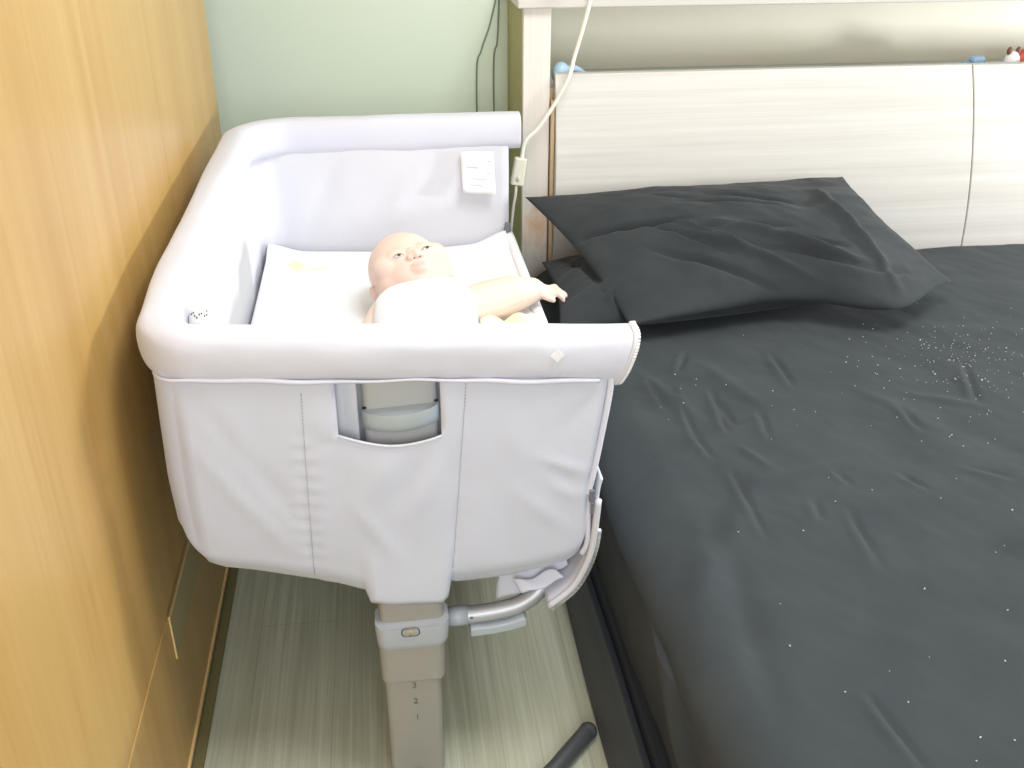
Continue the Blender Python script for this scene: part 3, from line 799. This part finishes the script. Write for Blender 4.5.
# support tube from the collar to the bed side
st = catmull([(.055, 1.275, .302), (.10, 1.275, .303), (.15, 1.275, .308), (.185, 1.277, .318), (.213, 1.285, .338), (.228, 1.31, .366), (.235, 1.36, .388), (.235, 1.46, .398)], 8)
bm = bmesh.new(); tube(bm, st, .0145, 20); sto = finish('support_tube', bm, M['metal'], bs)
bm = bmesh.new(); tube(bm, [V((.060, 1.275, .3025)), V((.093, 1.275, .3030))], .0165, 20); finish('tube_sleeve', bm, M['plastic'], sto)
bm = bmesh.new()
pl = [(.096, .2905), (.125, .2905), (.155, .294), (.183, .304), (.188, .300), (.188, .286), (.160, .279), (.13, .275), (.096, .273)]
a = [bm.verts.new((x, 1.255, z-.001)) for x, z in pl]; b = [bm.verts.new((x, 1.280, z-.001)) for x, z in pl]
bm.faces.new(a); bm.faces.new(b[::-1])
for k in range(len(pl)): bm.faces.new((a[k], b[k], b[(k+1) % len(pl)], a[(k+1) % len(pl)]))
bevel(finish('clamp_plate', bm, M['handle'], sto, False), .003)
bm = bmesh.new(); ellipsoid(bm, (.0985, 1.2605, .308), (.003, .0015, .0022)); finish('rivet', bm, M['buckle'], sto)
# feet
for y, s in ((1.250, -1), (2.348, -1)):
    y0 = y
    bm = bmesh.new(); prism_z(bm, rrect(0, y0, .046, .019, .012), .0, .012, .98, (0, y0)); o = finish('foot_block', bm, M['plastic'], bs); o.data.set_sharp_from_angle(angle=math.radians(50)); bevel(o, .004)
    bm = bmesh.new()
    ft = catmull([(-.20, y0-.20, .0165), (-.10, y0-.20, .0165), (0, y0-.19, .0165), (.11, y0-.148, .0165), (.212, y0-.070, .0165), (.26, y0-.022, .0165), (.302, y0+.022, .0165)], 10)
    tube(bm, ft, .0160, 18); finish('foot_tube', bm, M['darkmetal'], bs)
    bm = bmesh.new(); tube(bm, [V((0, y0-.01, .008)), V((0, y0-.19, .0090))], .0075, 14); finish('foot_arm', bm, M['darkmetal'], bs)
    bm = bmesh.new(); ellipsoid(bm, (.302, y0+.022, .0165), (.0165, .0165, .0165)); finish('foot_cap', bm, mat_plain('grey_rubber', (80, 82, 86), .6), bs)

# ------------------------------------------------------------------ bassinet mattress
def matz(x, y):
    z = .548
    z += .022*smooth(.20, .285, x)
    z += .020*smooth(2.22, 2.34, y)*(abs(x-.0)/.29)**2
    z += .014*smooth(-.2, -.28, x)
    z += .002*fbm((x*8, y*8, 3), 3)
    z -= .012*math.exp(-((x-.04)/.10)**2-((y-1.9)/.16)**2)
    return z
bm = bmesh.new()
def mfn(u, v):
    # cross-section: left bottom, up, across the top, down right
    y = 1.32+v*1.02
    e = .02
    if v > .96: y -= 0
    if u < .1: t = u/.1; x = -.286; z = .4425+t*(matz(x, y)-.4425-.012)
    elif u > .9: t = (1-u)/.1; x = .288; z = .4425+t*(matz(x, y)-.4425-.010)
    else:
        t = (u-.1)/.8; x = -.281+t*.565; z = matz(x, y)
        if v < .02 or v > .985: z -= .008
    return (x, y, z)
gv = grid(bm, mfn, 90, 90)
bm.faces.new([r[0] for r in gv]); bm.faces.new([r[-1] for r in gv][::-1])
tag(finish('bassinet_mattress', bm, M['sheet']), 'white bassinet mattress with faint yellow and pink printed motifs under the baby', 'mattress')

# small patterned ball in the front left corner
e = tag(empty('cloth_ball', (-.272, 1.362, .775)), 'small white cloth ball with dark dashes tucked against the front left corner of the rim', 'toy')
e.location = (-.272, 1.350, .775)
bm = bmesh.new(); vs_ = ellipsoid(bm, (-.270, 1.362, .802), (.018, .021, .028)); 
for q in bm.verts: q.co += q.normal*0
finish('ball', bm, M['white'], e)
bm = bmesh.new()
for k in range(9):
    th = -.9+k*.25; ph = .75+.12*math.sin(k*1.7)
    c_ = V((-.270+.0182*math.sin(th)*math.cos(ph), 1.362-.0212*math.cos(th)*math.cos(ph), .802+.0282*math.sin(ph)))
    ellipsoid(bm, c_, (.0012, .0012, .0022), None, 8, 6)
finish('dashes', bm, M['ink'], e)
bm = bmesh.new(); tube(bm, catmull([(-.270, 1.362, .778), (-.268, 1.365, .68), (-.255, 1.40, .60), (-.25, 1.41, .556)]), .006, 8); finish('ribbon', bm, M['white'], e)

# ------------------------------------------------------------------ baby
by = tag(empty('baby', (.06, 1.8, .54)), 'baby lying on its back in the bassinet in a white sleeveless top', 'person')
HC = V((.040, 1.962, .626))
th = math.radians(24)
r_ax = V((math.cos(th), math.sin(th), 0)).normalized(); u_0 = V((-math.sin(th), math.cos(th), 0)); ph_ = math.radians(32)
u_ax = (u_0*math.cos(ph_)+V((0, 0, 1))*math.sin(ph_)).normalized()
n_ax = (V((0, 0, 1))*math.cos(ph_)-u_0*math.sin(ph_)).normalized()
# tip the face a little towards the camera's right
rt = Matrix.Rotation(math.radians(-6), 3, u_ax); r_ax = rt @ r_ax; n_ax = rt @ n_ax
def hl(a, b, c): return HC+r_ax*a+u_ax*b+n_ax*c
AX = (r_ax, u_ax, n_ax)
bm = bmesh.new()
ellipsoid(bm, hl(0, .016, -.010), (.077, .083, .077), AX, 40, 28)      # skull
ellipsoid(bm, hl(0, -.022, .010), (.081, .060, .064), AX, 32, 24)      # face mass
for s in (-1, 1):
    ellipsoid(bm, hl(s*.048, -.030, .020), (.034, .034, .034), AX)     # cheeks
    ellipsoid(bm, hl(s*.052, .000, .030), (.030, .036, .034), AX)      # temples
    ellipsoid(bm, hl(s*.030, .010, .060), (.022, .016, .012), AX)      # brow/eye mound
    ellipsoid(bm, hl(s*.0115, -.012, .0775), (.0085, .0085, .0085), AX, 16, 12)    # nose wings
    ellipsoid(bm, hl(s*.082, -.012, -.018), (.008, .018, .015), AX, 20, 14)   # ears
ellipsoid(bm, hl(0, .000, .066), (.012, .018, .010), AX, 16, 12)
ellipsoid(bm, hl(0, -.010, .082), (.0105, .010, .0105), AX, 16, 12)    # nose tip
ellipsoid(bm, hl(0, -.036, .067), (.022, .014, .013), AX, 20, 14)      # muzzle
ellipsoid(bm, hl(0, -.0315, .0775), (.017, .0052, .0055), AX, 20, 12)  # upper lip
ellipsoid(bm, hl(0, -.0415, .0755), (.013, .0052, .0055), AX, 20, 12)  # lower lip
ellipsoid(bm, hl(0, -.062, .040), (.030, .018, .024), AX)              # chin
capsule(bm, hl(0, -.04, -.02), (.055, 1.84, .595), .048, .050)         # neck
# torso
for c, r in (((.062, 1.80, .606), (.088, .085, .054)), ((.062, 1.72, .604), (.082, .085, .055)), ((.058, 1.62, .604), (.080, .09, .056)), ((.055, 1.55, .60), (.078, .07, .056))):
    ellipsoid(bm, c, r)
# arm on the bed side
capsule(bm, (.125, 1.812, .603), (.186, 1.838, .608), .040, .043)
capsule(bm, (.186, 1.838, .608), (.240, 1.862, .613), .043, .038)
capsule(bm, (.240, 1.862, .613), (.282, 1.878, .612), .038, .027)
capsule(bm, (.282, 1.878, .612), (.296, 1.882, .610), .023, .019)
# hand
hd = V((.294, 1.882, .609)); fx_ = V((.86, .02, -.06)).normalized(); fy_ = V((-.02, .88, .20)).normalized(); fz_ = fx_.cross(fy_)
ellipsoid(bm, hd+fx_*.016, (.020, .018, .011), (fx_, fy_, fz_), 20, 14)
for k, (o_, L) in enumerate(((-.0125, .022), (-.0042, .027), (.0042, .025), (.0122, .019))):
    a = hd+fx_*.030+fy_*o_; b = a+fx_*L*.5+fz_*(.002)+fy_*o_*.15; c_ = b+fx_*L*.42-fz_*.008*(1 if k != 1 else .4)
    d_ = c_+fx_*L*.22-fz_*.007
    capsule(bm, a, b, .0062, .0058, 10); capsule(bm, b, c_, .0058, .0052, 10); capsule(bm, c_, d_, .0052, .0047, 10)
a = hd+fx_*.010-fy_*.013-fz_*.002; b = a-fy_*.010+fx_*.010; c_ = b+fx_*.011-fy_*.002-fz_*.004
capsule(bm, a, b, .0072, .0062, 10); capsule(bm, b, c_, .0062, .0054, 10)
# far arm, lying along the body with the hand by the hip
capsule(bm, (-.010, 1.815, .600), (-.034, 1.745, .590), .036, .034)
capsule(bm, (-.034, 1.745, .590), (-.052, 1.665, .580), .033, .022)
h2 = V((-.056, 1.645, .575)); ellipsoid(bm, h2, (.017, .020, .011))
for o_ in (-.0125, -.0042, .0042, .012):
    capsule(bm, h2+V((o_, -.014, 0)), h2+V((o_*1.2, -.030, .002)), .0060, .0055, 10); capsule(bm, h2+V((o_*1.2, -.030, .002)), h2+V((o_*1.2, -.040, -.005)), .0055, .0047, 10)
capsule(bm, h2+V((.014, .004, 0)), h2+V((.026, -.012, .002)), .0068, .0055, 10)
# legs, bent outwards, feet on the mattress
for s in (-1, 1):
    hp_ = V((.055+s*.045, 1.54, .600)); kn = V((.055+s*.105, 1.455, .625)); an = V((.055+s*.070, 1.385, .572)); to = V((.055+s*.085, 1.352, .586))
    capsule(bm, hp_, kn, .048, .038); capsule(bm, kn, an, .036, .022); capsule(bm, an, to, .019, .016)
    for k in range(5):
        q = to+V(((k-2)*.0072, -.013+abs(k-2)*.001, .004)); ellipsoid(bm, q, (.0052, .0072, .0055), None, 10, 8)
me0 = D.meshes.new('tmp'); bmesh.ops.recalc_face_normals(bm, faces=bm.faces); bm.to_mesh(me0); bm.free()
tmp = D.objects.new('tmp', me0); col.objects.link(tmp)
m = tmp.modifiers.new('r', 'REMESH'); m.mode = 'VOXEL'; m.voxel_size = .0021; m.use_smooth_shade = True
m = tmp.modifiers.new('s', 'SMOOTH'); m.factor = .5; m.iterations = 13
bpy.context.view_layer.update()
bme = D.meshes.new_from_object(tmp.evaluated_get(bpy.context.evaluated_depsgraph_get())); D.objects.remove(tmp)
bme.name = 'body'
base_c = V(srgb(232, 210, 198)[:3]); pink = V(srgb(226, 182, 172)[:3]); lip = V(srgb(216, 164, 158)[:3]); pale = V(srgb(232, 212, 200)[:3])
browc = V(srgb(208, 176, 158)[:3])
ca = bme.color_attributes.new('skin', 'FLOAT_COLOR', 'POINT')
for i, vx in enumerate(bme.vertices):
    d = vx.co-HC; a, b, c_ = d.dot(r_ax), d.dot(u_ax), d.dot(n_ax)
    cc = base_c.copy()
    if d.length < .14:
        q = math.exp(-((abs(a)-.050)/.022)**2-((b+.030)/.024)**2)*(c_ > 0)
        cc = cc.lerp(pink, .45*q)
        q = math.exp(-(a/.0155)**4-((b+.0365)/.0068)**4)*(c_ > .06)
        cc = cc.lerp(lip, .6*q)
        q = math.exp(-((abs(a)-.032)/.014)**4-((b-.0245-.10*0)/.0032)**2)*(c_ > .04)
        cc = cc.lerp(browc, .35*q)
        q = math.exp(-((b+.012)/.010)**2-(a/.014)**2)*(c_ > .07); cc = cc.lerp(pink, .3*q)
        q = smooth(.05, .09, b); cc = cc.lerp(pale, .5*q)
        q = math.exp(-((abs(a)-.082)/.012)**2-((b+.012)/.02)**2); cc = cc.lerp(pink, .4*q)
    dh = (vx.co-(hd+fx_*.05)).length
    cc = cc.lerp(pink, .55*math.exp(-(dh/.02)**2))
    ca.data[i].color = (*cc, 1)
for p in bme.polygons: p.use_smooth = True
bme.materials.clear(); bme.materials.append(M['skin'])
bme.transform(Matrix.Translation(-by.location))
body = D.objects.new('body', bme); col.objects.link(body); body.parent = by
# eyes
def local(o):  # put world-space mesh under the body (whose origin is the baby's)
    return o
for s in (-1, 1):
    ec = hl(s*.031, .0015, .0682)
    bm = bmesh.new(); ellipsoid(bm, ec, (.0100, .0024, .0070), AX, 20, 14); eo = finish('eye', bm, M['eyewhite'], body)
    bm = bmesh.new(); ellipsoid(bm, ec+n_ax*.0058+r_ax*.001, (.0040, .0021, .0022), AX, 14, 10); finish('iris', bm, M['iris'], eo)
    for nm, dz, mm in (('upper_lid', .0024, M['lash']),):
        bm = bmesh.new(); pts = [hl(s*.031+x, .0015+dz*math.cos(x/.0125*math.pi/2), .0690+.0066*math.cos(x/.0125*1.25)) for x in [-.0125+.025*k/10 for k in range(11)]]
        tube(bm, pts, lambda t: .0004+.0007*math.sin(math.pi*t), 8); finish(nm, bm, mm, eo)
    bm = bmesh.new(); ellipsoid(bm, hl(s*.0062, -.0185, .0805), (.0024, .0015, .0020), AX, 12, 8); finish('nostril', bm, M['nostril'], body)
# mouth line
bm = bmesh.new(); tube(bm, [hl(x, -.0362-.0010*math.cos(x*180), .0800-.22*abs(x)) for x in [-.013+.026*k/10 for k in range(11)]], lambda t: .0003+.0006*math.sin(math.pi*t), 8)
finish('mouth_line', bm, mat_plain('lip_shadow_pink', (206, 140, 134), .6), body)
# shirt: sleeveless, closed tube round the torso
bm = bmesh.new()
def shirt(u, v):
    # v: 0 neckline -> 1 hem
    a = 2*math.pi*u
    y = interp([(0, 1.862), (.12, 1.845), (.3, 1.80), (1, 1.52)], v)
    hw = interp([(0, .072), (.06, .086), (.2, .096), (.4, .098), (1, .090)], v); hh = interp([(0, .044), (.08, .050), (.3, .061), (1, .062)], v)
    cx = interp([(0, .060), (.3, .064), (1, .057)], v); cz = interp([(0, .608), (.3, .607), (1, .604)], v)
    ca, sa = math.cos(a), math.sin(a)
    x = cx+hw*math.copysign(abs(ca)**.7, ca); z = cz+hh*math.copysign(abs(sa)**.7, sa)
    # collar line tilts: higher up the chest on the right
    y += (x-.06)*.35*(1-v)*(1-v)
    w = .0025*fbm((x*16, y*14, z*10), 3)
    z = max(z+w, .541)
    return (x, y, z)
grid(bm, shirt, 64, 50, closeu=True)
solid(finish('shirt', bm, M['shirt'], by), .003, 0)
# nappy
bm = bmesh.new()
ellipsoid(bm, (.055, 1.545, .600), (.092, .072, .066), None, 36, 24); finish('nappy', bm, M['shirt'], by)

# cream cloth beneath the arm
bm = bmesh.new()
def cloth(u, v):
    x = .165+.120*u; y = 1.715+.095*v+.03*u
    z = .556+.044*min(1, 3.2*math.sin(math.pi*min(1, u*.92+.04)))*math.sin(math.pi*v)**.5*(1-.3*u)+.006*math.sin(u*9+1)+.004*math.sin(u*17+v*5)
    z = max(z, matz(x, y)+.004)
    return (x, y, z)
grid(bm, cloth, 50, 30)
tag(solid(finish('muslin_cloth', bm, M['cream']), .004, 1), 'cream muslin cloth bunched on the mattress under the baby\'s outstretched arm', 'cloth')

# ------------------------------------------------------------------ lights
def area(name, loc, target, size, power, color=(1, 1, 1), sy=None):
    L = D.lights.new(name, 'AREA'); L.energy = power; L.color = color
    L.shape = 'RECTANGLE' if sy else 'SQUARE'; L.size = size
    if sy: L.size_y = sy
    o = D.objects.new(name, L); col.objects.link(o); o.location = loc
    o.rotation_euler = (V(target)-V(loc)).to_track_quat('-Z', 'Y').to_euler(); return o
area('ceiling_lamp', (.75, 1.1, 2.50), (.75, 1.1, 0), .9, 32, (.97, .985, 1))
area('window_light', (3.0, 1.72, .86), (0, 1.5, .80), .20, 38, (.97, .99, 1), .22)
area('room_light', (0.1, -1.3, 1.6), (.1, 1.9, .5), 1.3, 30, (.90, .95, 1))
w = D.worlds.new('world'); bpy.context.scene.world = w; w.use_nodes = True
w.node_tree.nodes['Background'].inputs[0].default_value = (.8, .85, .9, 1); w.node_tree.nodes['Background'].inputs[1].default_value = .3

# ------------------------------------------------------------------ camera
f = 1011.2151
d = V((365-512, -150-384, f)).normalized(); dn = V((508-512, 2300-384, f)).normalized()
X = dn.cross(d)
Rm = Matrix((X, d, -dn))           # camera (x right, y down, z forward) -> world
cam = D.cameras.new('camera'); co = D.objects.new('camera', cam); col.objects.link(co)
cam.sensor_width = 36; cam.lens = 36*f/1024; cam.clip_start = .05
right = Rm @ V((1, 0, 0)); upv = Rm @ V((0, -1, 0)); back = Rm @ V((0, 0, -1))
m3 = Matrix((right, upv, back)).transposed()
co.matrix_world = Matrix.Translation((0, 0, 1.40)) @ m3.to_4x4()
sc = bpy.context.scene; sc.camera = co
sc.view_settings.view_transform = 'Standard'; sc.view_settings.look = 'None'; sc.view_settings.gamma = 1
sc.view_settings.use_curve_mapping = False; sc.view_settings.exposure = .3
